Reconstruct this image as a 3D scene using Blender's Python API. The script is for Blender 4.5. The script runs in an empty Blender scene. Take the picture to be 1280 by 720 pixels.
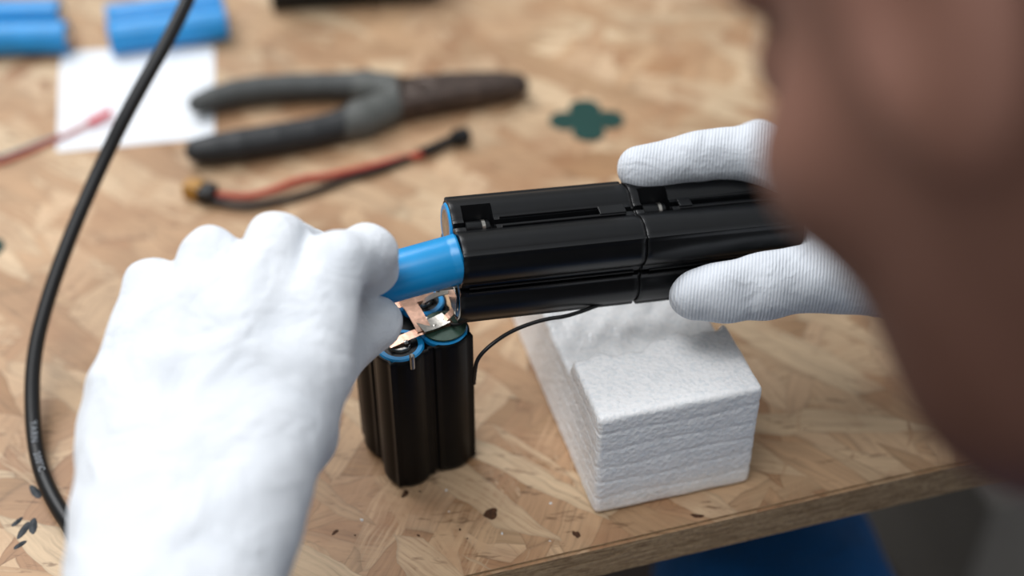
import bpy, math, numpy as np, random
from mathutils import Vector, Matrix, Euler
random.seed(3); np.random.seed(3)
scene=bpy.context.scene
COL=bpy.context.collection
TZ=0.75
M=Matrix.Translation((0,0,TZ))@Matrix.Scale(0.001,4)   # build in mm, table top at z=0

# ---------------------------------------------------------------- materials
def lin(h):
    h=h.lstrip('#'); r=[int(h[i:i+2],16)/255 for i in (0,2,4)]
    return tuple([(c/12.92 if c<=0.04045 else ((c+0.055)/1.055)**2.4) for c in r]+[1])
class NT:
    def __init__(s,name):
        s.m=bpy.data.materials.new(name); s.m.use_nodes=True
        s.n=s.m.node_tree.nodes; s.l=s.m.node_tree.links
        s.b=s.n['Principled BSDF']
        tc=s.n.new('ShaderNodeTexCoord'); s.oc=s.vm('SCALE',tc.outputs['Object'],sc=1000)
    def new(s,t,**k):
        x=s.n.new(t)
        for a,v in k.items(): setattr(x,a,v)
        return x
    def set(s,inp,v):
        if isinstance(v,bpy.types.NodeSocket): s.l.new(v,inp)
        else: inp.default_value=v
    def vm(s,op,a,b=None,sc=None):
        x=s.new('ShaderNodeVectorMath',operation=op); s.set(x.inputs[0],a)
        if b is not None: s.set(x.inputs[1],b)
        if sc is not None: x.inputs['Scale'].default_value=sc
        return x.outputs[0]
    def ma(s,op,a,b=0.0,c=None,clamp=False):
        x=s.new('ShaderNodeMath',operation=op,use_clamp=clamp); s.set(x.inputs[0],a); s.set(x.inputs[1],b)
        if c is not None: s.set(x.inputs[2],c)
        return x.outputs[0]
    def map(s,v,loc=(0,0,0),rot=(0,0,0),sc=(1,1,1)):
        x=s.new('ShaderNodeMapping'); s.set(x.inputs[0],v)
        x.inputs[1].default_value=loc;x.inputs[2].default_value=rot;x.inputs[3].default_value=sc
        return x.outputs[0]
    def noise(s,v,sc=1,det=3,rough=.5,dist=0,out=0):
        x=s.new('ShaderNodeTexNoise'); s.set(x.inputs['Vector'],v); x.inputs['Scale'].default_value=sc
        x.inputs['Detail'].default_value=det;x.inputs['Roughness'].default_value=rough;x.inputs['Distortion'].default_value=dist
        return x.outputs[out]
    def vor(s,v,sc=1,feat='F1',out='Color',rnd=1):
        x=s.new('ShaderNodeTexVoronoi',feature=feat); s.set(x.inputs['Vector'],v); x.inputs['Scale'].default_value=sc
        x.inputs['Randomness'].default_value=rnd
        return x.outputs[out]
    def ramp(s,f,stops,interp='LINEAR'):
        x=s.new('ShaderNodeValToRGB'); x.color_ramp.interpolation=interp; s.set(x.inputs[0],f)
        e=x.color_ramp.elements
        while len(e)<len(stops): e.new(0.5)
        for i,(p,c) in enumerate(stops):
            e[i].position=p; e[i].color=lin(c) if isinstance(c,str) else (c,c,c,1)
        return x.outputs[0]
    def mix(s,f,a,b,mode='MIX'):
        x=s.new('ShaderNodeMix',data_type='RGBA',blend_type=mode); s.set(x.inputs[0],f); s.set(x.inputs[6],a); s.set(x.inputs[7],b)
        return x.outputs[2]
    def bump(s,h,st=.3,dist=.0005):
        x=s.new('ShaderNodeBump'); s.set(x.inputs['Height'],h); x.inputs['Strength'].default_value=st; x.inputs['Distance'].default_value=dist
        s.l.new(x.outputs[0],s.b.inputs['Normal'])
    def P(s,**k):
        for a,v in k.items():
            nm={'col':'Base Color','rough':'Roughness','metal':'Metallic','spec':'Specular IOR Level','sss':'Subsurface Weight','sheen':'Sheen Weight','coat':'Coat Weight','crough':'Coat Roughness'}[a]
            s.set(s.b.inputs[nm],lin(v) if isinstance(v,str) else v)
        return s
def plain(name,col,rough=.5,metal=0,spec=.5,var=.06,bs=.1,nsc=.3,bd=.0002,coat=0):
    t=NT(name); n=t.noise(t.oc,nsc,3)
    c=t.mix(t.ramp(n,[(.35,0.0),(.7,1.0)]),tuple([x*(1-var) for x in lin(col)[:3]]+[1]),tuple([min(1,x*(1+var)) for x in lin(col)[:3]]+[1]))
    t.P(col=c,rough=rough,metal=metal,spec=spec,coat=coat); t.bump(n,bs,bd); return t.m

def mat_osb():
    t=NT('osb_strand_board'); v0=t.oc
    wob=t.vm('SCALE',t.noise(v0,.04,2,out=1),sc=8)
    v=t.vm('ADD',v0,wob)
    col=None
    L=[(18,80,19),(-25,86,20),(60,66,17),(4,94,16),(-70,60,15),(38,72,14)]
    ramps=[[(0,'#a57f5e'),(.3,'#b5916e'),(.6,'#c2a17e'),(.85,'#ceb08f'),(1,'#a67e5a')],
           [(0,'#ac8866'),(.4,'#ba9774'),(.7,'#ceb493'),(1,'#9e7854')]]
    for i,(ang,lx,ly) in enumerate(L):
        a=math.radians(ang)
        r=t.map(v,loc=(13.7*i,7.1*i,0),rot=(0,0,a))
        c=t.map(r,sc=(1/lx,1/ly,.02))
        cell=t.vor(c,1); ed=t.vor(c,1,'DISTANCE_TO_EDGE','Distance')
        sep=t.new('ShaderNodeSeparateColor'); t.l.new(cell,sep.inputs[0])
        grain=t.noise(t.map(r,sc=(.03,.6,.03)),1,4,.68,.2)
        base=t.ramp(sep.outputs[0],ramps[i%2])
        g=t.ramp(grain,[(.25,.64),(.48,.95),(.75,1.12)])
        base=t.mix(1.0,base,g,'MULTIPLY')
        e=t.ramp(ed,[(0.0,.72),(.02,.94),(.05,1.0)])
        base=t.mix(1.0,base,e,'MULTIPLY')
        if col is None: col=base
        else:
            mk=t.ramp(t.ma('ADD',sep.outputs[1],t.ma('MULTIPLY',t.ma('SUBTRACT',grain,.5),.45)),[(.57,0.0),(.65,1.0)])
            col=t.mix(mk,col,base)
    big=t.noise(v,.012,3)
    col=t.mix(1.0,col,t.ramp(big,[(.3,.82),(.7,1.06)]),'MULTIPLY')
    rd=t.noise(v,.03,4,.6)
    col=t.mix(t.ramp(rd,[(.51,0.0),(.69,.45)]),col,lin('#916646'))
    spk=t.noise(t.map(v,rot=(0,0,.4),sc=(.07,.3,.1)),1,3,.65)
    col=t.mix(t.ramp(spk,[(.61,0.0),(.71,.7)]),col,lin('#5f432c'))
    h=t.noise(t.map(v0,rot=(0,0,.3),sc=(.08,.5,.1)),1,3,.6)
    t.P(col=col,rough=.5,spec=.35); t.bump(h,.35,.0006); return t.m
def mat_osb_edge():
    t=NT('osb_cut_edge'); v=t.map(t.oc,rot=(0,0,-math.radians(16.3)))
    n=t.noise(t.map(v,sc=(.10,.1,.9)),1,5,.7,.6); n2=t.noise(v,.5,4,.7)
    c=t.ramp(n,[(.28,'#6b4f33'),(.45,'#a98a64'),(.6,'#c9aa84'),(.8,'#8d6a45')])
    c=t.mix(t.ramp(n2,[(.5,0.0),(.72,.6)]),c,lin('#6a4c30'))
    t.P(col=c,rough=.8); t.bump(n,.9,.0015); return t.m
def mat_glove():
    t=NT('white_knit_cotton'); 
    w=t.noise(t.oc,1.2,2,.6); f=t.noise(t.oc,.045,3,.55,.6)
    h=t.ma('ADD',t.ma('MULTIPLY',w,.36),t.ma('MULTIPLY',f,3.8))
    t.P(col=t.mix(f,lin('#d7dde4'),lin('#e7eaee')),rough=.9,spec=.15,sheen=.1); t.bump(h,.65,.0017); return t.m
def mat_rib():
    t=NT('ribbed_knit_cotton')
    wx=t.new('ShaderNodeTexWave',wave_type='BANDS',bands_direction='X'); t.set(wx.inputs['Vector'],t.map(t.oc,rot=(0,0,.15))); wx.inputs['Scale'].default_value=.26; wx.inputs['Distortion'].default_value=.5
    f=t.noise(t.oc,.05,3,.55,.6); w=t.noise(t.oc,1.1,2)
    h=t.ma('ADD',t.ma('ADD',t.ma('MULTIPLY',wx.outputs[1],.17),t.ma('MULTIPLY',w,.25)),t.ma('MULTIPLY',f,3.4))
    c=t.mix(t.ma('MULTIPLY',wx.outputs[1],.6),lin('#ccd2da'),lin('#e9ecf0'))
    t.P(col=c,rough=.9,spec=.15,sheen=.1); t.bump(h,.6,.0015); return t.m
def mat_foam():
    t=NT('white_packing_foam')
    ce=t.vor(t.oc,.5,'F1','Distance'); n=t.noise(t.oc,.9,3,.6)
    sp=t.vor(t.oc,.8,'F1','Color'); sep=t.new('ShaderNodeSeparateColor'); t.l.new(sp,sep.inputs[0])
    c=t.mix(t.ramp(sep.outputs[0],[(.05,0.0),(.6,1.0)]),lin('#f1f4f6'),lin('#ffffff'))
    t.P(col=c,rough=t.ramp(sep.outputs[1],[(0,.25),(.5,.7)]),spec=.6)
    t.bump(t.ma('ADD',ce,t.ma('MULTIPLY',n,.6)),.38,.0007); return t.m
def mat_skin():
    t=NT('tanned_skin'); n=t.noise(t.oc,.05,3); 
    t.P(col=t.mix(n,lin('#6b4a3e'),lin('#835d4f')),rough=.6,spec=.3)
    t.bump(t.noise(t.oc,.8,3),.15,.0003); return t.m
def mat_hair():
    t=NT('short_dark_hair'); n=t.noise(t.map(t.oc,sc=(.3,1.6,.3)),1,4,.7)
    t.P(col=t.mix(n,lin('#0e0a09'),lin('#2a1d18')),rough=.6,spec=.3); t.bump(n,.8,.002); return t.m
def mat_denim():
    t=NT('blue_denim'); n=t.noise(t.map(t.oc,sc=(.9,.25,.9)),1,4,.6); f=t.noise(t.oc,.02,3,.5,.8)
    t.P(col=t.mix(n,lin('#125a9c'),lin('#1c74c0')),rough=.9,spec=.2,sheen=.1); t.bump(t.ma('ADD',n,t.ma('MULTIPLY',f,6)),.6,.002); return t.m
MO=mat_osb(); ME=mat_osb_edge(); MG=mat_glove(); MR=mat_rib(); MF=mat_foam(); MS=mat_skin(); MH=mat_hair(); MD=mat_denim()
MBLK=plain('satin_black_plastic','#08090b',.33,0,.40,.2,.05,.2)
MBLK3=plain('matte_black_plastic','#07080a',.42,0,.18,.2,.05,.2)
MBLK2=plain('black_rubber','#0b0c0e',.42,0,.4,.2,.1,.5)
MBLUE=plain('blue_shrink_wrap','#1590cf',.30,0,.5,.06,.05,.08)
MBLUEB=plain('blue_cell_wrap','#1b8ccf',.4,0,.5,.06,.05,.08)
MNI=plain('nickel_steel','#b4b0a8',.3,1,.5,.15,.3,.6)
MCU=plain('copper_nickel_strip','#c9a18c',.33,1,.5,.15,.4,.5)
MGRN=plain('green_insulator_card','#153d37',.7,0,.3,.15,.2,.5)
MGRN2=plain('green_circuit_board','#2e4a3c',.5,0,.5,.2,.2,.5)
MPAP=plain('white_paper','#e2e6ea',.9,0,.2,.02,.1,.05)
MHAN=plain('worn_grey_grip_rubber','#424443',.55,0,.4,.12,.1,.1)
MHAN2=plain('dark_grip_rubber','#222426',.5,0,.4,.12,.1,.1)
MHAN3=plain('grey_grip_collar','#525451',.55,0,.4,.12,.1,.1)
MJAW=plain('worn_tool_steel','#483b34',.42,.4,.5,.35,.3,.25)
MRED=plain('red_wire_insulation','#b5452f',.5); MYEL=plain('amber_connector','#a9792a',.4)
MRED2=plain('bright_red_sleeve','#d4233a',.5)
MINK=plain('grey_cable_print','#84898f',.6)
MWHT=plain('white_plaster_wall','#c9c7c2',.9,nsc=.01)
MFLR=plain('dark_brown_floor','#2c211b',.7,0,.4,.3,.2,.01)
MSH=plain('dark_brown_shirt','#33231f',.9,0,.2,.2,.4,.2,bd=.001)
MMET=plain('painted_steel','#3a3d40',.5,.3)
MDEB=plain('dark_grey_debris','#2e3338',.6)
MKNOT=plain('dark_wood_knot','#4a2f1c',.8,0,.3,.4,.5,.8)
MCARD=plain('pale_grey_cardboard','#8f8982',.8,0,.3,.05,.1,.02)

# ---------------------------------------------------------------- mesh helpers
def mk(name,verts,faces,mats,parent=None,smooth=True,mi=None):
    me=bpy.data.meshes.new(name)
    me.from_pydata([tuple(map(float,v)) for v in verts],[],[tuple(map(int,f)) for f in faces])
    for m in (mats if isinstance(mats,(list,tuple)) else [mats]): me.materials.append(m)
    if mi is not None: me.polygons.foreach_set('material_index',np.asarray(mi,dtype=np.int32))
    me.polygons.foreach_set('use_smooth',[smooth]*len(me.polygons))
    me.transform(M); me.update()
    o=bpy.data.objects.new(name,me); COL.objects.link(o)
    if parent: o.parent=parent
    return o
def empty(name,loc=(0,0,0)):
    e=bpy.data.objects.new(name,None); COL.objects.link(e); e.empty_display_size=.05; return e
def sharp(o,ang=35):
    me=o.data
    import bmesh
    bm=bmesh.new(); bm.from_mesh(me)
    for e in bm.edges:
        if len(e.link_faces)==2 and e.calc_face_angle(0)>math.radians(ang): e.smooth=False
    bm.to_mesh(me); bm.free()
def bake(o,name,mats,parent=None,sh=None):
    COL.objects.link(o) if o.name not in COL.objects else None
    bpy.context.view_layer.update()
    dg=bpy.context.evaluated_depsgraph_get(); ev=o.evaluated_get(dg)
    me=bpy.data.meshes.new_from_object(ev); me.transform(o.matrix_world); 
    bpy.data.objects.remove(o)
    me.materials.clear()
    for m in (mats if isinstance(mats,(list,tuple)) else [mats]): me.materials.append(m)
    me.transform(M); me.update(); me.name=name
    n=bpy.data.objects.new(name,me); COL.objects.link(n)
    if parent: n.parent=parent
    me.polygons.foreach_set('use_smooth',[True]*len(me.polygons))
    if sh: sharp(n,sh)
    return n
def tube(name,pts,r,mat,parent=None,res=8,bez=True):
    cu=bpy.data.curves.new(name,'CURVE'); cu.dimensions='3D'; cu.bevel_depth=r; cu.bevel_resolution=5; cu.use_fill_caps=True; cu.resolution_u=res
    sp=cu.splines.new('NURBS' if bez else 'POLY'); sp.points.add(len(pts)-1)
    for p,q in zip(sp.points,pts): p.co=(*q[:3],1); p.radius=q[3] if len(q)>3 else 1
    if bez: sp.use_endpoint_u=True; sp.order_u=3
    return bake(bpy.data.objects.new(name+'_c',cu),name,mat,parent)
def box(name,c,size,mat,rotz=0,rot=None,bev=0,parent=None):
    import bmesh
    bm=bmesh.new(); bmesh.ops.create_cube(bm,size=1)
    bmesh.ops.scale(bm,vec=size,verts=bm.verts)
    if bev: bmesh.ops.bevel(bm,geom=bm.edges[:],offset=bev,segments=3,affect='EDGES',profile=.5)
    R=(rot if rot is not None else Matrix.Rotation(rotz,4,'Z'))
    bm.transform(Matrix.Translation(c)@R)
    me=bpy.data.meshes.new(name); bm.to_mesh(me); bm.free(); me.materials.append(mat); me.transform(M)
    o=bpy.data.objects.new(name,me); COL.objects.link(o)
    if parent:o.parent=parent
    return o
def frame(p0,d,up=(0,0,1)):
    d=Vector(d).normalized(); up=Vector(up); s=d.cross(up).normalized(); u=s.cross(d).normalized()
    return Vector(p0),d,s,u
def lathe(name,p0,d,prof,mats,parent=None,n=48,mi=None,up=(0,0,1)):
    if abs(Vector(d).normalized().z)>.95 and up==(0,0,1): up=(0,1,0)
    p0,d,s,u=frame(p0,d,up); vs=[];fs=[];ms=[]
    for (a,r) in prof:
        for i in range(n):
            th=2*math.pi*i/n; vs.append(p0+d*a+(s*math.cos(th)+u*math.sin(th))*r)
    for k in range(len(prof)-1):
        for i in range(n):
            j=(i+1)%n; fs.append((k*n+i,k*n+j,(k+1)*n+j,(k+1)*n+i)); ms.append(mi[k] if mi else 0)
    fs.append(tuple(range(n))[::-1]); ms.append(mi[0] if mi else 0)
    fs.append(tuple((len(prof)-1)*n+i for i in range(n))); ms.append(mi[-1] if mi else 0)
    o=mk(name,vs,fs,mats,parent,True,ms); sharp(o,40); return o
def cell(name,p0,d,L=65,r=9.1,parent=None,mb=None,up=(0,0,1)):
    prof=[(0,.01),(0,r-3.0),(.05,r-2.9),(.05,r-2.6),(0,r-2.4),(-.05,r-2.3),(-.05,r-.6),(.6,r)]
    mi=[1,1,1,1,1,0,0]
    if L>20:
        prof+=[(3.0,r),(3.4,r-.12),(4,r)]; mi+=[0,0,0]
    prof+=[(L-2.2,r),(L-.6,r),(L+.05,r-.6),(L+.05,r-2.2),(L-.2,r-2.4),(L-.2,4.2),(L+1.0,3.9),(L+1.0,.01)]
    mi+=[0,0,0,0,2,2,1,1]
    return lathe(name,p0,d,prof,[mb or MBLUE,MNI,MBLK],parent,48,mi,up)

def snet(func,lo,hi,h):
    lo=np.array(lo,float);hi=np.array(hi,float)
    n=np.ceil((hi-lo)/h).astype(int)+1
    ax=[(lo[i]+h*np.arange(n[i])).astype(np.float32) for i in range(3)]
    X,Y,Z=np.meshgrid(*ax,indexing='ij')
    F=func(X,Y,Z).astype(np.float32)
    ins=F<0; c=n-1
    def S(A,o): return A[o[0]:o[0]+c[0],o[1]:o[1]+c[1],o[2]:o[2]+c[2]]
    cnt=np.zeros(c,np.float32); acc=np.zeros((3,)+tuple(c),np.float32)
    for a in range(3):
        b,d=[k for k in range(3) if k!=a]
        for i in (0,1):
            for j in (0,1):
                o=[0,0,0];o[b]=i;o[d]=j;o2=list(o);o2[a]=1
                f0=S(F,o);f1=S(F,o2);m=(S(ins,o)!=S(ins,o2))
                den=np.where(m,f0-f1,1);t=np.where(m,f0/den,0)
                cnt+=m; acc[a]+=t*m; acc[b]+=i*m; acc[d]+=j*m
    act=cnt>0; idx=-np.ones(c,np.int64); idx[act]=np.arange(act.sum())
    I=np.argwhere(act); V=np.stack([acc[k][act]/cnt[act] for k in range(3)],1)
    V=(I+V)*h+lo
    Q=[]
    for a in range(3):
        b,d=[(1,2),(2,0),(0,1)][a]
        sl0=[slice(None)]*3; sl1=[slice(None)]*3; sl0[a]=slice(0,-1); sl1[a]=slice(1,None)
        ch=ins[tuple(sl0)]!=ins[tuple(sl1)]
        for (flag) in (True,False):
            m=ch&(ins[tuple(sl0)]==flag); E=np.argwhere(m)
            E=E[(E[:,b]>0)&(E[:,d]>0)&(E[:,b]<c[b])&(E[:,d]<c[d])]
            if len(E)==0: continue
            def g(db,dd):
                e=E.copy(); e[:,b]-=db; e[:,d]-=dd; return idx[e[:,0],e[:,1],e[:,2]]
            q=np.stack([g(1,1),g(0,1),g(0,0),g(1,0)],1)
            if not flag: q=q[:,::-1]
            Q.append(q)
    Q=np.concatenate(Q); Q=Q[(Q>=0).all(1)]
    return V,Q
def snmesh(name,func,lo,hi,h,mats,parent=None,mfun=None,smooth=2,T=None):
    V,Q=snet(func,lo,hi,h)
    for _ in range(smooth):
        A=np.zeros_like(V);C=np.zeros(len(V))
        for i,j in ((0,1),(1,2),(2,3),(3,0)):
            np.add.at(A,Q[:,i],V[Q[:,j]]);np.add.at(C,Q[:,i],1)
            np.add.at(A,Q[:,j],V[Q[:,i]]);np.add.at(C,Q[:,j],1)
        V=V*.5+.5*A/np.maximum(C,1)[:,None]
    mi=None
    if mfun is not None: mi=mfun(V[Q].mean(1)).astype(np.int32)
    if T is not None:
        V=V@np.array(T[0]).T+np.array(T[1])
    me=bpy.data.meshes.new(name)
    Vm=V*.001; Vm[:,2]+=TZ
    me.vertices.add(len(V)); me.vertices.foreach_set('co',Vm.astype(np.float32).ravel())
    me.loops.add(len(Q)*4); me.loops.foreach_set('vertex_index',Q.astype(np.int32).ravel())
    me.polygons.add(len(Q)); me.polygons.foreach_set('loop_start',np.arange(0,len(Q)*4,4,dtype=np.int32))
    try: me.polygons.foreach_set('loop_total',np.full(len(Q),4,np.int32))
    except Exception: pass
    for m in (mats if isinstance(mats,(list,tuple)) else [mats]): me.materials.append(m)
    me.update(calc_edges=True); me.validate()
    if mi is not None and len(mi)==len(me.polygons): me.polygons.foreach_set('material_index',mi)
    me.polygons.foreach_set('use_smooth',[True]*len(me.polygons))
    o=bpy.data.objects.new(name,me); COL.objects.link(o)
    if parent:o.parent=parent
    return o
def smin(a,b,k):
    h=np.maximum(k-np.abs(a-b),0)/k; return np.minimum(a,b)-h*h*k*.25
def rc(X,Y,Z,a,b,r1,r2,fl=None):
    bx,by,bz=[b[i]-a[i] for i in range(3)]; L=bx*bx+by*by+bz*bz+1e-6
    t=np.clip(((X-a[0])*bx+(Y-a[1])*by+(Z-a[2])*bz)/L,0,1)
    dz=Z-a[2]-t*bz
    if fl: dz=dz*fl
    return np.sqrt((X-a[0]-t*bx)**2+(Y-a[1]-t*by)**2+dz**2)-(r1+(r2-r1)*t)
def ell(X,Y,Z,c,r):
    k0=np.sqrt(((X-c[0])/r[0])**2+((Y-c[1])/r[1])**2+((Z-c[2])/r[2])**2)
    return (k0-1)*min(r)*.9+0*X
def chain(X,Y,Z,pts,k=4):
    f=None
    for a,b in zip(pts[:-1],pts[1:]):
        g=rc(X,Y,Z,a,b,a[3],b[3]); f=g if f is None else smin(f,g,k)
    return f

# ---------------------------------------------------------------- room
A=math.radians(16.3); ca,sa=math.cos(A),math.sin(A)
EO=Vector((60,-141,0))
def TL(x,y,z=0): return Vector((EO.x+x*ca-y*sa,EO.y+x*sa+y*ca,z))
box('floor',(0,200,-760),(4400,4400,20),MFLR)
box('wall_back',(0,2410,600),(4400,20,2700),MWHT)
box('wall_left',(-2210,200,600),(20,4400,2700),MWHT)

# ---------------------------------------------------------------- workbench
bench=empty('workbench')
def tabletop():
    import bmesh
    bm=bmesh.new(); bmesh.ops.create_cube(bm,size=1)
    bmesh.ops.scale(bm,vec=(1250,800,18),verts=bm.verts)
    bmesh.ops.bevel(bm,geom=[e for e in bm.edges],offset=1.2,segments=2,affect='EDGES')
    bm.transform(Matrix.Translation(TL(-20,400,-9))@Matrix.Rotation(A,4,'Z'))
    bm.normal_update()
    for f in bm.faces: f.material_index=0 if f.normal.z>.6 else 1
    me=bpy.data.meshes.new('board'); bm.to_mesh(me); bm.free(); me.materials.append(MO); me.materials.append(ME); me.transform(M)
    o=bpy.data.objects.new('osb_board',me); COL.objects.link(o); o.parent=bench
tabletop()
for i,(x,y) in enumerate([(-600,60),(560,60),(-600,740),(560,740)]):
    box('leg_%d'%(i+1),TL(x,y,-384),(45,45,732),MMET,A,bev=2,parent=bench)
for i,(x,y,sx,sy) in enumerate([(-20,60,1110,30),(-20,740,1110,30),(-600,400,30,640),(560,400,30,640)]):
    box('rail_%d'%(i+1),TL(x,y,-44),(sx,sy,50),MMET,A,parent=bench)
def blob(name,c,r,mat,parent,asp=1.0,rot=0,zh=.4,n=22,sh=.3,seed=0):
    rnd=random.Random(seed); vs=[(c[0],c[1],c[2]+zh)];fs=[]
    p=[rnd.random()*6 for _ in range(3)]
    for i in range(n):
        th=2*math.pi*i/n; rr=r*(1+sh*(.6*math.sin(2*th+p[0])+.4*math.sin(3*th+p[1])+.25*math.sin(5*th+p[2])))
        x,y=rr*math.cos(th),rr*math.sin(th)*asp
        vs.append((c[0]+x*math.cos(rot)-y*math.sin(rot),c[1]+x*math.sin(rot)+y*math.cos(rot),c[2]+.02))
    for i in range(n): fs.append((0,1+i,1+(i+1)%n))
    return mk(name,vs,fs,mat,parent,False)
for i,(x,y,r,a) in enumerate([(-8,-133,3.0,.8),(-41,-123,1.8,.7),(24,-143,2.0,.6),(70,-134,2.2,.5),(-66,-142,1.4,.6),(120,128,2.5,.3),(88,120,2,.6)]):
    blob('knot_%d'%(i+1),(x,y,0),r,MKNOT,bench,a,i,.12,seed=i,sh=.3)

# ---------------------------------------------------------------- battery packs
RL,rl=12.6,9.4
def quat(name,p0,d,L,phi,mat,parent,up=(0,0,1),notch=None,grow=0,nA=240,flat=16.3,gd=1.6):
    p0,d,s,u=frame(p0,d,up)
    ss=[0,.15,.6]+([notch[1],notch[1]+.01,notch[2],notch[2]+.01] if notch else [])+[L-.6,L-.15,L]
    ss=sorted(set(ss+(list(np.linspace(2,L-2,14)) if L>6 else [])))
    def rad(th,a):
        dl=((th-phi+math.pi/4)%(math.pi/2))-math.pi/4
        r=RL*math.cos(dl)+math.sqrt(max(rl*rl-(RL*math.sin(dl))**2,0))
        ov=math.pi/4-abs(dl)
        fl=flat/math.cos(ov)
        if fl>r:
            r=fl
            w=abs(flat*math.tan(ov))
            if w<1.0: r-=gd
        if a<.15: r-=.6
        elif a<.6: r-=.2
        if a>L-.15: r-=.6
        elif a>L-.6: r-=.2
        if notch and notch[1]<a<=notch[2]+.001:
            dn=abs(((th-notch[0]+math.pi)%(2*math.pi))-math.pi)
            if dn<notch[3]: r=min(r,12.0)
        return r+grow
    vs=[];fs=[]
    for a in ss:
        for i in range(nA):
            th=2*math.pi*i/nA; r=rad(th,a); vs.append(p0+d*a+(s*math.cos(th)+u*math.sin(th))*r)
    K=len(ss)
    for k in range(K-1):
        for i in range(nA):
            j=(i+1)%nA; fs.append((k*nA+i,k*nA+j,(k+1)*nA+j,(k+1)*nA+i))
    for e,(k,dep) in enumerate(((0,1.5 if L>6 else .2),(K-1,-1.5 if L>6 else -.2))):
        b0=len(vs)
        for q,(off,dd) in enumerate(((1.1,0),(1.1,dep))):
            for i in range(nA):
                th=2*math.pi*i/nA; r=rad(th,L/2)-off-.3; vs.append(p0+d*(ss[k]+dd)+(s*math.cos(th)+u*math.sin(th))*r)
        c=len(vs); vs.append(p0+d*(ss[k]+dep))
        for i in range(nA):
            j=(i+1)%nA
            f=[(k*nA+j,k*nA+i,b0+i,b0+j),(b0+j,b0+i,b0+nA+i,b0+nA+j),(b0+nA+j,b0+nA+i,c)]
            if e: f=[x[::-1] for x in f]
            fs+=f
    o=mk(name,vs,fs,mat,parent); sharp(o,30)
    return [p0+(s*math.cos(phi+q*math.pi/2)+u*math.sin(phi+q*math.pi/2))*RL for q in range(4)],d,s,u
hp=empty('battery_pack')
H0=Vector((-22,-92,90)); HD=Vector((65,17,-5)).normalized()
lobes,d_,s_,u_=quat('cell_holder_1',H0,HD,66.5,math.radians(40),MBLK,hp,notch=(math.radians(92),4,15,.28))
quat('cell_holder_2',H0+HD*67.3,HD,61,math.radians(40),MBLK,hp,notch=(math.radians(92),3,14,.28),grow=.25)
quat('joint_ring',H0+HD*66.0,HD,2,math.radians(40),MBLK2,hp,grow=-.9)
for q,lp in enumerate(lobes):
    if q==0: continue
    cell('cell_%d'%q,lp+HD*(-.6 if q==1 else .3),HD,3.0,8.3,hp)
for q,a in enumerate((9,75.5)):
    c=H0+HD*a+(s_*math.cos(math.radians(92))+u_*math.sin(math.radians(92)))*12.9
    lathe('contact_barrel_%d'%(q+1),c-HD*4.5,HD,[(0,.1),(0,2.4),(.4,2.8),(8.4,2.8),(9,2.4),(9,.1)],MBLK,hp,24)
    lathe('contact_ring_%d'%(q+1),c+HD*1.5,HD,[(0,.1),(0,3.0),(1.2,3.0),(1.2,.1)],MNI,hp,24)
pin=lobes[3]-HD*.2+Vector((0,0,1))
lathe('terminal_pin',pin-HD*7+u_*3,HD,[(0,.1),(0,1.1),(.3,1.4),(1.4,1.4),(1.5,.9),(8,.9),(8,.1)],MNI,hp,24)
box('end_plate',tuple(lobes[3]-HD*.7),(.5,12,9),MNI,rot=Matrix(((HD.x,s_.x,u_.x,0),(HD.y,s_.y,u_.y,0),(HD.z,s_.z,u_.z,0),(0,0,0,1))),bev=.15,parent=hp)
for k,(an,rr) in enumerate(((-9,16.7),(-1,16.7))):
    t_=math.radians(an); c=H0+(s_*math.cos(t_)+u_*math.sin(t_))*rr
    tube('rail_line_%d'%(k+1),[tuple(c+HD*3),tuple(c+HD*64)],.35,MBLK2,hp,bez=False)
    tube('rail_line_%d'%(k+3),[tuple(c+HD*70),tuple(c+HD*126)],.35,MBLK2,hp,bez=False)
for k,an in enumerate((77,93)):
    t_=math.radians(an); c=H0+(s_*math.cos(t_)+u_*math.sin(t_))*16.7
    tube('ridge_%d'%(k+1),[tuple(c+HD*17),tuple(c+HD*63)],.5,MBLK,hp,bez=False)
    tube('ridge_%d'%(k+3),[tuple(c+HD*84),tuple(c+HD*125)],.5,MBLK,hp,bez=False)
t_=math.radians(85); nrm=(s_*math.cos(t_)+u_*math.sin(t_)); tg=HD.cross(nrm).normalized()
CR=Matrix(((HD.x,tg.x,nrm.x,0),(HD.y,tg.y,nrm.y,0),(HD.z,tg.z,nrm.z,0),(0,0,0,1)))
box('clip_tab_1',tuple(H0+HD*58.5+nrm*16.6),(10,4.4,1.6),MBLK,rot=CR,bev=.3,parent=hp)
box('clip_tab_2',tuple(H0+HD*86.5+nrm*16.8),(5,4.4,1.6),MBLK,rot=CR,bev=.3,parent=hp)

CD=Vector((-1,-.262,-.15)).normalized()
cs=lobes[0]-CD*1.2+Vector((0,0,.1))
cell('battery_cell',cs,CD,45,8.9,None)

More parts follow.
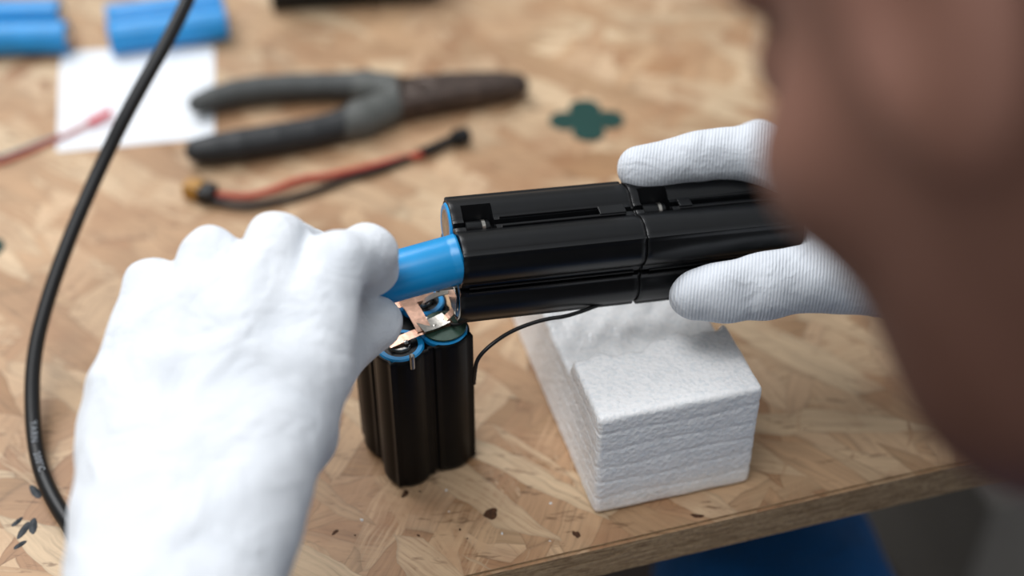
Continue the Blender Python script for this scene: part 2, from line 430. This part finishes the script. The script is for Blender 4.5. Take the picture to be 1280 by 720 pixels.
vp=empty('battery_pack.001')
VC=Vector((-37,-99,0)); ph=math.radians(-105)
lb,dd,s2,u2=quat('cell_holder',VC+Vector((0,0,2.0)),(0,0,1),64,0,MBLK3,vp,up=(math.cos(ph),math.sin(ph),0),flat=16.7,gd=.9)
quat('base_cap',VC,(0,0,1),3.2,0,MBLK2,vp,up=(math.cos(ph),math.sin(ph),0),grow=-1.2,flat=15)
lv=[]
for q in range(4):
    th=ph+q*math.pi/2
    c=VC+Vector((math.cos(th)*RL,math.sin(th)*RL,0)); lv.append(c)
    cell('cell_%d'%(q+1),c+Vector((0,0,6)),(0,0,1),60.5,8.7,vp,up=(0,1,0))
ZT=67.9
def strip(name,a,b,w,z,mat,parent,z2=None,th=.35,bend=0):
    a=Vector((a[0],a[1],0));b=Vector((b[0],b[1],0));n=10;d=(b-a).normalized();pn=Vector((-d.y,d.x,0))
    vs=[];fs=[]
    for i in range(n+1):
        t=i/n;p=a.lerp(b,t);zz=z+((z2 if z2 is not None else z)-z)*t+bend*math.sin(math.pi*t)
        for sg,dz in ((-1,0),(1,0),(1,th),(-1,th)):
            q=p+pn*(sg*w/2); vs.append((q.x,q.y,zz+dz))
    for i in range(n):
        for k in range(4):
            fs.append((i*4+k,i*4+(k+1)%4,(i+1)*4+(k+1)%4,(i+1)*4+k))
    fs.append((0,3,2,1)); fs.append((n*4,n*4+1,n*4+2,n*4+3))
    return mk(name,vs,fs,mat,parent,False)
F_,R_,B_,L_=lv
strip('strip_front',(F_.x-4,F_.y-2),(R_.x+3,R_.y+2),4.0,ZT,MCU,vp,bend=.8)
strip('strip_back',(L_.x-2,L_.y-1),(B_.x+5,B_.y+2),4.0,ZT,MCU,vp,bend=.8)
strip('strip_cross',((F_.x+R_.x)/2+1,(F_.y+R_.y)/2),((L_.x+B_.x)/2+2,(L_.y+B_.y)/2+2),5.5,ZT+1.2,MCU,vp,bend=1.2)
strip('strip_tab',(-33,-106),(-24,-100),6,ZT+2.0,MNI,vp,z2=ZT+1.6,bend=-.5)
strip('strip_link',(-33,-90),(-21,-93),4,ZT+.6,MNI,vp,z2=ZT+9,bend=1)
strip('strip_lead',(-27,-102),(-19,-98),3.0,ZT+.3,MCU,vp,z2=ZT+7,bend=-1)
lathe('insulator_ring',(R_.x,R_.y,67.4),(0,0,1),[(0,5),(0,8.2),(.5,8.2),(.5,5)],MGRN2,vp,40,up=(0,1,0))
for i,(x,y) in enumerate([(-42,-110),(-38,-112),(-28,-104),(-25,-101),(-31,-100)]):
    lathe('solder_dot_%d'%(i+1),(x,y,ZT+.3+ (0.8 if i>1 else .2)),(0,0,1),[(0,1.0),(.5,.8),(.8,.2)],MNI,vp,12,up=(0,1,0))
lathe('pin_1',(-35.5,-119.6,63),(0,0,1),[(0,.9),(0,1),(6,1),(6.4,.6)],MNI,vp,16,up=(0,1,0))
tube('lead_wire',[(34,-92,70),(22,-100,70.5),(12,-101,70),(0,-105,68),(-8,-111,66),(-12.5,-113.5,62),(-13.5,-113.5,56),(-14,-112,48)],.75,MBLK2,vp)
tube('lead_wire_2',[(-22,-103,69),(-19,-106,71),(-17,-104,73),(-19,-100,75)],.6,MBLK2,vp)

# ---------------------------------------------------------------- foam block
A2=math.radians(15.5)
def foam():
    W,Ln,H=63,122,51
    def f(X,Y,Z):
        n=np.sin(X*.31+1.3*np.sin(Y*.13))*np.cos(Y*.27+Z*.2)*.5+np.sin(Z*.9+X*.4)*np.sin(Y*.8)*.25
        R_=2.2
        qx=np.abs(X-W/2)-(W/2-R_);qy=np.abs(Y-Ln/2)-(Ln/2-R_);qz=np.abs(Z-H/2)-(H/2-R_)
        b=np.sqrt(np.maximum(qx,0)**2+np.maximum(qy,0)**2+np.maximum(qz,0)**2)+np.minimum(np.maximum(qx,np.maximum(qy,qz)),0)-R_
        edge=34+X*.10+2.0*np.sin(X*.2)+1.0*np.sin(X*.6+1)
        top=42.5+1.2*np.sin(X*.13+Y*.08)*np.cos(Y*.12)+.4*np.sin(X*.5)*np.sin(Y*.4)
        cut=np.maximum(edge-Y+ (Z-45)*-.5,top-Z)
        b2=np.maximum(b,-cut)
        sm=np.clip(3-np.abs(b+cut),0,3)/3
        b2=b2+sm*sm*.6
        for q,zl in enumerate((8.5,17,25.5,34,42.5)):
            b2=b2+.38*np.exp(-((Z-zl-.7*np.sin(X*.11+Y*.07+q*1.7))/.5)**2)
        return b2+n*.18
    R=[[math.cos(A2),-math.sin(A2),0],[math.sin(A2),math.cos(A2),0],[0,0,1]]
    return snmesh('packing_foam_block',f,(-3,-3,-1.5),(W+3,Ln+3,H+3),.75,MF,T=(R,(31,-134,0)),smooth=1)
foam()

# ---------------------------------------------------------------- gloved hands
def glove_noise(X,Y,Z,amp=.35):
    return amp*(np.sin(X*.16+1.7*np.sin(Y*.07+Z*.05))*np.sin(Y*.11+Z*.13+1)+.6*np.sin(X*.33+Z*.21+1.4*np.sin(Y*.15))*np.sin(Y*.26-Z*.1))
def hand(fingers,thumb,palm,extra,creases,ns=.35,kf=2.0,kp=7,fill=()):
    def f(X,Y,Z):
        g=None
        for fr in fingers:
            c=chain(X,Y,Z,fr,3); g=c if g is None else smin(g,c,kf)
        p=None
        for (a,b) in palm:
            c=rc(X,Y,Z,a,b,a[3],b[3]); p=c if p is None else smin(p,c,12)
        g=smin(g,p,kp)
        for (a,b) in fill: g=smin(g,rc(X,Y,Z,a,b,a[3],b[3]),8)
        g=smin(g,chain(X,Y,Z,thumb,4),4)
        for (a,b) in extra: g=smin(g,rc(X,Y,Z,a,b,a[3],b[3]),10)
        for (a,b,w,dp) in creases:
            g=g+dp*np.exp(-(np.maximum(rc(X,Y,Z,a,b,0,0),0)/w)**2)
        return g+glove_noise(X,Y,Z,ns)
    return f
Lf=[[(-62,-168,111,11.3),(-56,-137,125,9.7),(-47,-123.5,119,9.0),(-47,-119,107,8.7)],
    [(-83,-169,113,11.8),(-76,-129,127,10.2),(-69,-114,109,9.3),(-67,-120,92,8.4)],
    [(-103,-168,108,11.3),(-98,-130,121,9.9),(-94,-114,103,9.0),(-86,-122,86,8.2)],
    [(-121,-163,98,10.8),(-117,-133,111,9.7),(-113,-118,96,8.6),(-105,-126,82,7.8)]]
Lt=[(-84,-214,82,15),(-70,-173,84,13.3),(-64,-143,86,11.2),(-51.5,-125.5,87,9.8),(-47.5,-121.5,86.5,9.4)]
Lp=[((-84,-256,86,17),(-66,-170,106,14)),((-93,-256,87,17),(-84,-172,106,15)),((-101,-256,86,17),(-103,-170,102,15)),((-108,-256,84,17),(-118,-166,94,14)),
    ((-70,-175,92,14),(-114,-175,90,14)),((-110,-225,84,14),(-120,-175,88,14))]
Lfill=[((-66,-150,118,9),(-78,-148,119,10)),((-80,-148,119,10.5),(-100,-148,114,10)),((-102,-148,113,9.5),(-118,-148,104,9.5)),
       ((-62,-158,112,11),(-84,-158,114,11.5)),((-84,-158,114,11.5),(-118,-156,100,10.5)),((-68,-136,121,8),(-96,-136,117,8)),((-96,-137,116,8),(-116,-138,106,8))]
Le=[((-96,-256,85,24),(-101,-300,68,26))]
Lc=[((-108,-226,104),(-90,-211,109),1.6,1.2),((-85,-192,122),(-66,-182,119),2.0,.5),((-60,-150,100),(-66,-168,104),2.5,1.8),((-62,-172,100),(-70,-200,100),3,1.1),((-57,-146,118),(-64,-160,118),2.2,.9),
    ((-66,-128,132),(-66,-150,130),2.2,1.3),((-87,-130,128),(-90,-150,127),2.2,1.2),((-108,-134,120),(-110,-150,117),2.0,1.0),((-53,-133,104),(-58,-146,106),2.2,1.2),
    ((-52,-140,136),(-60,-136,137),1.3,.7),((-46,-130,126),(-52,-128,129),1.2,.7),((-57,-140,97),(-66,-136,98),1.3,.8),((-70,-205,104),(-64,-185,108),1.8,.8),((-122,-190,100),(-118,-205,100),1.8,.7)]
gl=snmesh('gloved_hand',hand(Lf,Lt,Lp,Le,Lc,.5,5,10,Lfill),(-150,-332,35),(-30,-95,145),1.1,MG)
Rf=[[(128,-60,102,14),(91,-50,107.5,10.6),(69,-53,108.5,9.1),(47,-58,106,8.5)],
    [(132,-44,92,13),(96,-32,97,10.5),(74,-33,93,9.2),(60,-37,86,8.6)],
    [(135,-38,76,12.5),(100,-27,78,10),(82,-31,74,9),(72,-38,67,8.4)],
    [(135,-42,62,12),(106,-34,58,9),(92,-42,52,8.5),(90,-54,50,8)]]
Rt=[(156,-88,76,16),(122,-88,81,14),(92,-96,81.5,11.6),(76,-98.5,80.5,10.1),(66,-99,79.5,9.5)]
Rp=[((170,-84,92,16),(130,-62,100,15)),((172,-78,82,17),(134,-48,88,15)),((170,-76,74,16),(136,-42,72,14)),((172,-86,80,17),(128,-80,84,14)),((140,-60,84,16),(150,-80,78,17)),
    ((116,-78,80,10),(126,-62,90,12))]
Re=[((172,-82,82,24),(215,-100,84,25))]
Rc=[((88,-62,118),(95,-66,115),2.5,1.2),((104,-80,92),(112,-72,96),3,1.4),((82,-106,89),(86,-108,74),1.8,.8),((99,-108,90),(102,-109,72),2.0,1.1),((118,-66,114),(112,-74,106),2.5,1.4),((70,-60,117),(72,-50,119),1.6,1.0),((92,-60,118),(94,-46,120),1.8,1.2),((96,-106,92),(99,-110,80),1.3,.7),((80,-60,117),(83,-52,119),1.3,.6)]
gr=snmesh('gloved_hand.001',hand(Rf,Rt,Rp,Re,Rc,.45),(34,-140,32),(240,-8,140),1.1,[MG,MR],mfun=lambda c:(c[:,0]>0).astype(int))

# ---------------------------------------------------------------- person
person=empty('seated_person')
HC=np.array((121.,-262.,294.))
Fv=Vector((-.42,.58,-.70)).normalized(); Uv=(Vector((.0,.35,.9))-Fv*Vector((.0,.35,.9)).dot(Fv)).normalized(); Rv=Fv.cross(Uv)
RT=[[Rv.x,Fv.x,Uv.x],[Rv.y,Fv.y,Uv.y],[Rv.z,Fv.z,Uv.z]]
RTn=np.array(RT)
NB=RTn.T@(np.array((265,-400,230))-HC)
def headf(X,Y,Z):
    g=ell(X,Y,Z,(0,-10,25),(70,88,78))
    g=smin(g,ell(X,Y,Z,(0,22,-30),(56,58,62)),22)
    g=smin(g,ell(X,Y,Z,(0,50,-70),(26,26,20)),22)
    g=smin(g,rc(X,Y,Z,(0,84,5),(0,99,-24),6,10),8)
    for sx in (-1,1):
        g=smin(g,ell(X,Y,Z,(sx*11,88,-28),(7,8,6)),4)
        g=smin(g,ell(X,Y,Z,(sx*40,50,-18),(20,20,16)),14)
        g=smin(g,rc(X,Y,Z,(sx*12,80,24),(sx*46,66,22),6,5),8)
        g=-smin(-g,ell(X,Y,Z,(sx*31,88,8),(15,11,9)),6)
        g=smin(g,ell(X,Y,Z,(sx*31,68,7),(13,13,11)),1.5)
        e=np.maximum(ell(X,Y,Z,(sx*76,-12,-4),(8,18,31)),-ell(X,Y,Z,(sx*84,-8,0),(7,11,20)))
        g=smin(g,e,3)
    g=smin(g,rc(X,Y,Z,(-20,76,-49),(20,76,-49),5,5),5); g=smin(g,rc(X,Y,Z,(-16,75,-58),(16,75,-58),5.5,5.5),4)
    g=g+1.6*np.exp(-(np.maximum(rc(X,Y,Z,(-23,82,-53),(23,82,-53),0,0),0)/1.8)**2)
    g=smin(g,rc(X,Y,Z,(0,-22,-35),tuple(NB),50,52),18)
    return g
lo=np.minimum((-95,-110,-115),NB-58);hi=np.maximum((95,115,110),NB+58)
snmesh('head',headf,tuple(lo),tuple(hi),2.8,MS,person,T=(RT,HC))
def hairf(X,Y,Z):
    g=ell(X,Y,Z,(0,-12,28),(75,93,81))+1.0*np.sin(X*.5+Y*.2)*np.sin(Y*.35+Z*.4)
    lim=np.maximum.reduce([ (Y-62)+0*X, (Y*.9-Z+6)*.75, -8-Z ])
    return -smin(-g,-lim,6)
snmesh('hair',hairf,(-90,-120,-60),(90,100,120),2.5,MH,person,T=(RT,HC))
def bodyf(X,Y,Z):
    g=rc(X,Y,Z,(290,-480,110),(275,-500,-120),110,115)
    g=smin(g,rc(X,Y,Z,(190,-455,190),(400,-455,190),62,66),60)
    g=smin(g,rc(X,Y,Z,(270,-500,-80),(260,-500,-200),125,130),50)
    g=smin(g,rc(X,Y,Z,(290,-440,190),(268,-405,225),66,58),25)
    g=smin(g,chain(X,Y,Z,[(150,-450,190,56),(0,-475,90,48),(-122,-465,2,42),(-112,-380,34,38),(-103,-305,66,31)],15),25)
    g=smin(g,chain(X,Y,Z,[(420,-440,200,60),(420,-330,140,48),(380,-205,92,42),(300,-152,86,38),(212,-100,84,31)],15),25)
    return g+1.5*np.sin(X*.06+np.sin(Z*.05))*np.sin(Z*.07+Y*.04)
snmesh('shirt',bodyf,(-190,-660,-360),(520,-40,300),6,MSH,person)
def legf(X,Y,Z):
    g=rc(X,Y,Z,(190,-480,-215),(330,-480,-215),100,100)
    g=smin(g,chain(X,Y,Z,[(190,-470,-225,90),(138,-40,-205,62),(142,0,-215,60),(142,-10,-480,50),(142,20,-690,42)],20),30)
    g=smin(g,chain(X,Y,Z,[(330,-470,-225,90),(390,-50,-205,62),(392,-10,-215,60),(390,-20,-480,50),(390,10,-690,42)],20),30)
    return g+2.5*np.sin(X*.07+Y*.05)*np.sin(Z*.06+Y*.08)
snmesh('jeans',legf,(30,-620,-745),(520,90,-90),8,MD,person)
for sx,nm in ((142,'shoe_1'),(390,'shoe_2')):
    snmesh(nm,lambda X,Y,Z,sx=sx:np.maximum(smin(rc(X,Y,Z,(sx,0,-715),(sx,150,-728),44,38),rc(X,Y,Z,(sx,10,-690),(sx,20,-660),44,44),15),-(Z+749)),(sx-70,-70,-752),(sx+70,210,-600),5,MBLK2,person)
stool=empty('work_stool')
lathe('seat',(258,-490,-366),(0,0,1),[(0,150),(0,178),(8,185),(28,185),(38,175),(40,150)],MBLK2,stool,48,up=(0,1,0))
for i in range(4):
    t=math.pi/4+i*math.pi/2
    tube('leg_%d'%(i+1),[(258+110*math.cos(t),-490+110*math.sin(t),-362),(258+190*math.cos(t),-490+190*math.sin(t),-738)],12,MMET,stool,bez=False)
cbx=empty('cardboard_box')
box('carton',(510,480,-640),(260,220,218),MCARD,.3,bev=3,parent=cbx)
box('tape',(510,480,-530.6),(50,221,.6),MBLK2,.3,parent=cbx)

# ---------------------------------------------------------------- pliers
def pliersf(X,Y,Z):
    fl=1.15
    def ch(p,k=1.0):
        g=None
        for a,b in zip(p[:-1],p[1:]):
            q=rc(X,Y,Z,a,b,a[3],b[3],fl); g=q if g is None else smin(g,q,k)
        return g
    hA=ch([(-163,140,8,6.0),(-156,145,8,7),(-146,150,8,7.6),(-134,153.5,8,7.9),(-118,156,8,7.8),(-100,157.5,8,7.6),(-86,157.5,8,8.0),(-78,156.5,8,9.8),(-66,154,8,9.4),(-58,150,8,9)])
    hB=ch([(-156,97,8,7.0),(-148,99,8,8.0),(-136,102,8,8.6),(-118,107.5,8,8.6),(-101,113,8,8.4),(-88,119,8,8.8),(-78,125,8,11.0),(-68,133,8,10.2),(-58,142,8,9)])
    j=ch([(-56,145,8,13.5),(-46,148,8,13),(-34,151.5,8,12),(-20,154,8,10.6),(-8,156.4,8,9.0),(2,158,8,7.2)])
    g=smin(smin(hA,hB,1.5),j,2)
    g=np.maximum(g,np.abs(Z-8)-np.where(X>-58,6.2,9.5))
    g=g+1.3*np.exp(-(np.abs(Y-(150.6+(X+38)*.205))/1.1)**2)*(X>-38)*(Z>8)
    piv=np.abs(np.sqrt((X+50)**2+(Y-147)**2)-7)
    return g+.9*np.exp(-(piv/.9)**2)*(Z>8)
def plm(c):
    t=(c[:,0]+62)*.98+(c[:,1]-146)*.2
    m=np.where(t>2,2,np.where(c[:,1]<128+ (c[:,0]+100)*.3,1,0)); m=np.where((t<=2)&(c[:,0]>-84),3,m); return m
pl=snmesh('combination_pliers',pliersf,(-176,82,-4),(16,172,22),1.1,[MHAN,MHAN2,MJAW,MHAN3],mfun=plm)

# ---------------------------------------------------------------- bench items
def sheet(name,pts,z0,th,mat,parent=None):
    n=len(pts); vs=[(p[0],p[1],z0) for p in pts]+[(p[0],p[1],z0+th) for p in pts]
    fs=[tuple(range(n))[::-1],tuple(range(n,2*n))]+[(i,(i+1)%n,n+(i+1)%n,n+i) for i in range(n)]
    return mk(name,vs,fs,mat,parent,False)
sheet('paper_sheet',[(-231,107),(-153,120),(-168,211),(-253,206)],.05,.25,MPAP)
def lone(name,a,b,z=9.1):
    a=Vector((*a,z));b=Vector((*b,z)); cell(name,a,(b-a),65,9.1,None,MBLUEB)
lone('battery_cell.001',(-312,203),(-250,206)); lone('battery_cell.002',(-322,228),(-262,231))
lone('battery_cell.003',(-224,205),(-162,222)); lone('battery_cell.004',(-229,224),(-167,241))
bp=empty('battery_pack.002')
quat('cell_holder_1',(-142,266,17.5),Vector((82,10,0)),66,math.radians(45),MBLK,bp)
quat('cell_holder_2',Vector((-142,266,17.5))+Vector((82,10,0)).normalized()*67,Vector((82,10,0)),30,math.radians(45),MBLK,bp,grow=.2)
def clover(name,c,rot,R=11.2,r=8.4):
    pts=[]
    for i in range(96):
        th=2*math.pi*i/96; dl=((th+math.pi/4)%(math.pi/2))-math.pi/4
        q=R*math.cos(dl)+math.sqrt(max(r*r-(R*math.sin(dl))**2,0.5)); pts.append((c[0]+q*math.cos(th+rot),c[1]+q*math.sin(th+rot)))
    sheet(name,pts,.05,.5,MGRN)
clover('insulator_pad',(39,136),.05); clover('insulator_pad.001',(-255,24),.4)
cl=empty('wire_connector_lead')
box('connector_body',(-154,68,5),(9,8,8),MYEL,-.3,bev=1.2,parent=cl)
box('connector_neck',(-147,65,5),(8,10,7),MBLK2,-.3,bev=1.2,parent=cl)
tube('red_wire',[(-148,67,4),(-131,63,3),(-116,70,3),(-105,80,2.5),(-90,83,2.5),(-72,90,2.5),(-58,97,2.5),(-44,101,3)],1.7,MRED,cl)
tube('black_wire',[(-148,63,4),(-134,56,3),(-116,60,2.5),(-94,71,2.5),(-80,82,2.5),(-67,87,2.5),(-52,98,2.5),(-42,106,3),(-29,113,4)],1.7,MBLK2,cl)
tube('end_sleeve',[(-46,101,3.4),(-38,107,3.6),(-30,113,4)],2.6,MBLK2,cl)
lathe('end_cap',(-30,112,4.6),(9,5,0),[(0,.1),(0,3.4),(1,4.4),(8,4.4),(9,3.4),(9,.1)],MBLK2,cl,24)
rw=empty('thin_red_wire')
tube('wire_1',[(-300,82,1.5),(-263,90,1.5),(-243,106,1.5),(-230,119,1.5),(-219,129,3),(-213,134,4)],1.0,MRED,rw)
tube('wire_2',[(-300,90,1.5),(-262,97,1.5),(-246,110,1.5),(-233,120,1.5)],.9,MINK,rw)
tube('wire_tip',[(-219,129,3.2),(-209,137,5)],1.9,MRED2,rw,bez=False)
cb=empty('black_power_cable')
cpts=[(-120,180,190),(-133,110,130),(-140,78,110),(-147,53,100),(-163,27,80),(-176,8,60),(-185,-17,45),(-192,-41,30),(-195,-64,18),(-191,-89,9),(-184,-111,4.5),(-174,-129,3.4),(-161,-146,3.2),(-145,-173,3.2),(-140,-200,3.2)]
tube('cable',cpts,3.1,MBLK2,cb,res=12)
def text_on(name,txt,p,dirv,size,parent,up):
    cu=bpy.data.curves.new(name,'FONT'); cu.body=txt; cu.size=size; cu.extrude=.03; cu.space_character=1.15
    o=bpy.data.objects.new(name+'_t',cu)
    x=Vector(dirv).normalized(); z=Vector(up); z=(z-x*z.dot(x)).normalized(); y=z.cross(x)
    o.matrix_world=Matrix(((x.x,y.x,z.x,p[0]),(x.y,y.y,z.y,p[1]),(x.z,y.z,z.z,p[2]),(0,0,0,1)))
    bake(o,name,MINK,parent)
upv=(0.1,-.5,.85)
text_on('print_1','YARN',(-189.6,-95,11.0),(6,-22,-4.2),3.6,cb,upv)
text_on('print_2','200\u00b0C',(-185.2,-109.5,8.2),(9,-19,-1.2),3.6,cb,upv)
for i,(x,y,l,w,r) in enumerate([(-183,-122,7,2.4,-.9),(-182.5,-141,6.5,2.4,1.3),(-179.5,-139,6.5,2.4,-1.4),(-182,-148,4,1.8,.8),(-186,-137,4,1.8,1.0)]):
    blob('plastic_sliver'+('' if i==0 else '.%03d'%i),(x,y,0),l*.65,MDEB,None,w/l,r,.8,14,.1,i)
cr=empty('wood_crumbs')
rnd=random.Random(5)
for i in range(16):
    x,y=rnd.uniform(-60,60),rnd.uniform(-150,-120)
    if 25<x: continue
    blob('crumb_%d'%i,(x,y,0),rnd.uniform(.4,.8),MKNOT if i%2 else MPAP,cr,.6,rnd.random()*3,.4,9,.3,i)

# ---------------------------------------------------------------- light / world / camera
w=bpy.data.worlds.new('world'); scene.world=w; w.use_nodes=True
w.node_tree.nodes['Background'].inputs[0].default_value=(.91,.955,1,1); w.node_tree.nodes['Background'].inputs[1].default_value=.54
def area(name,loc,tgt,sx,sy,P,col):
    l=bpy.data.lights.new(name,'AREA'); l.shape='RECTANGLE'; l.size=sx; l.size_y=sy; l.energy=P; l.color=col
    o=bpy.data.objects.new(name,l); COL.objects.link(o); o.location=loc
    o.rotation_euler=(Vector(tgt)-Vector(loc)).to_track_quat('-Z','Y').to_euler(); return o
area('window_light',(-.75,.75,2.0),(-.05,-.05,.78),1.1,.8,19,(.99,.99,1))
area('front_fill_light',(-.35,-.5,2.3),(0,-.1,.75),.9,.5,13,(.99,.99,1))  # added camera-side fill to brighten front faces, not an actual ceiling fixture
cam=bpy.data.cameras.new('camera'); co=bpy.data.objects.new('camera',cam); COL.objects.link(co)
cam.lens=50; cam.sensor_width=36; cam.clip_start=.01
co.location=(0,-.490,TZ+.411); co.rotation_euler=(math.radians(50),0,0)
cam.dof.use_dof=True; cam.dof.focus_distance=.505; cam.dof.aperture_fstop=3.4
scene.camera=co
try: scene.view_settings.view_transform='Standard'
except Exception: pass
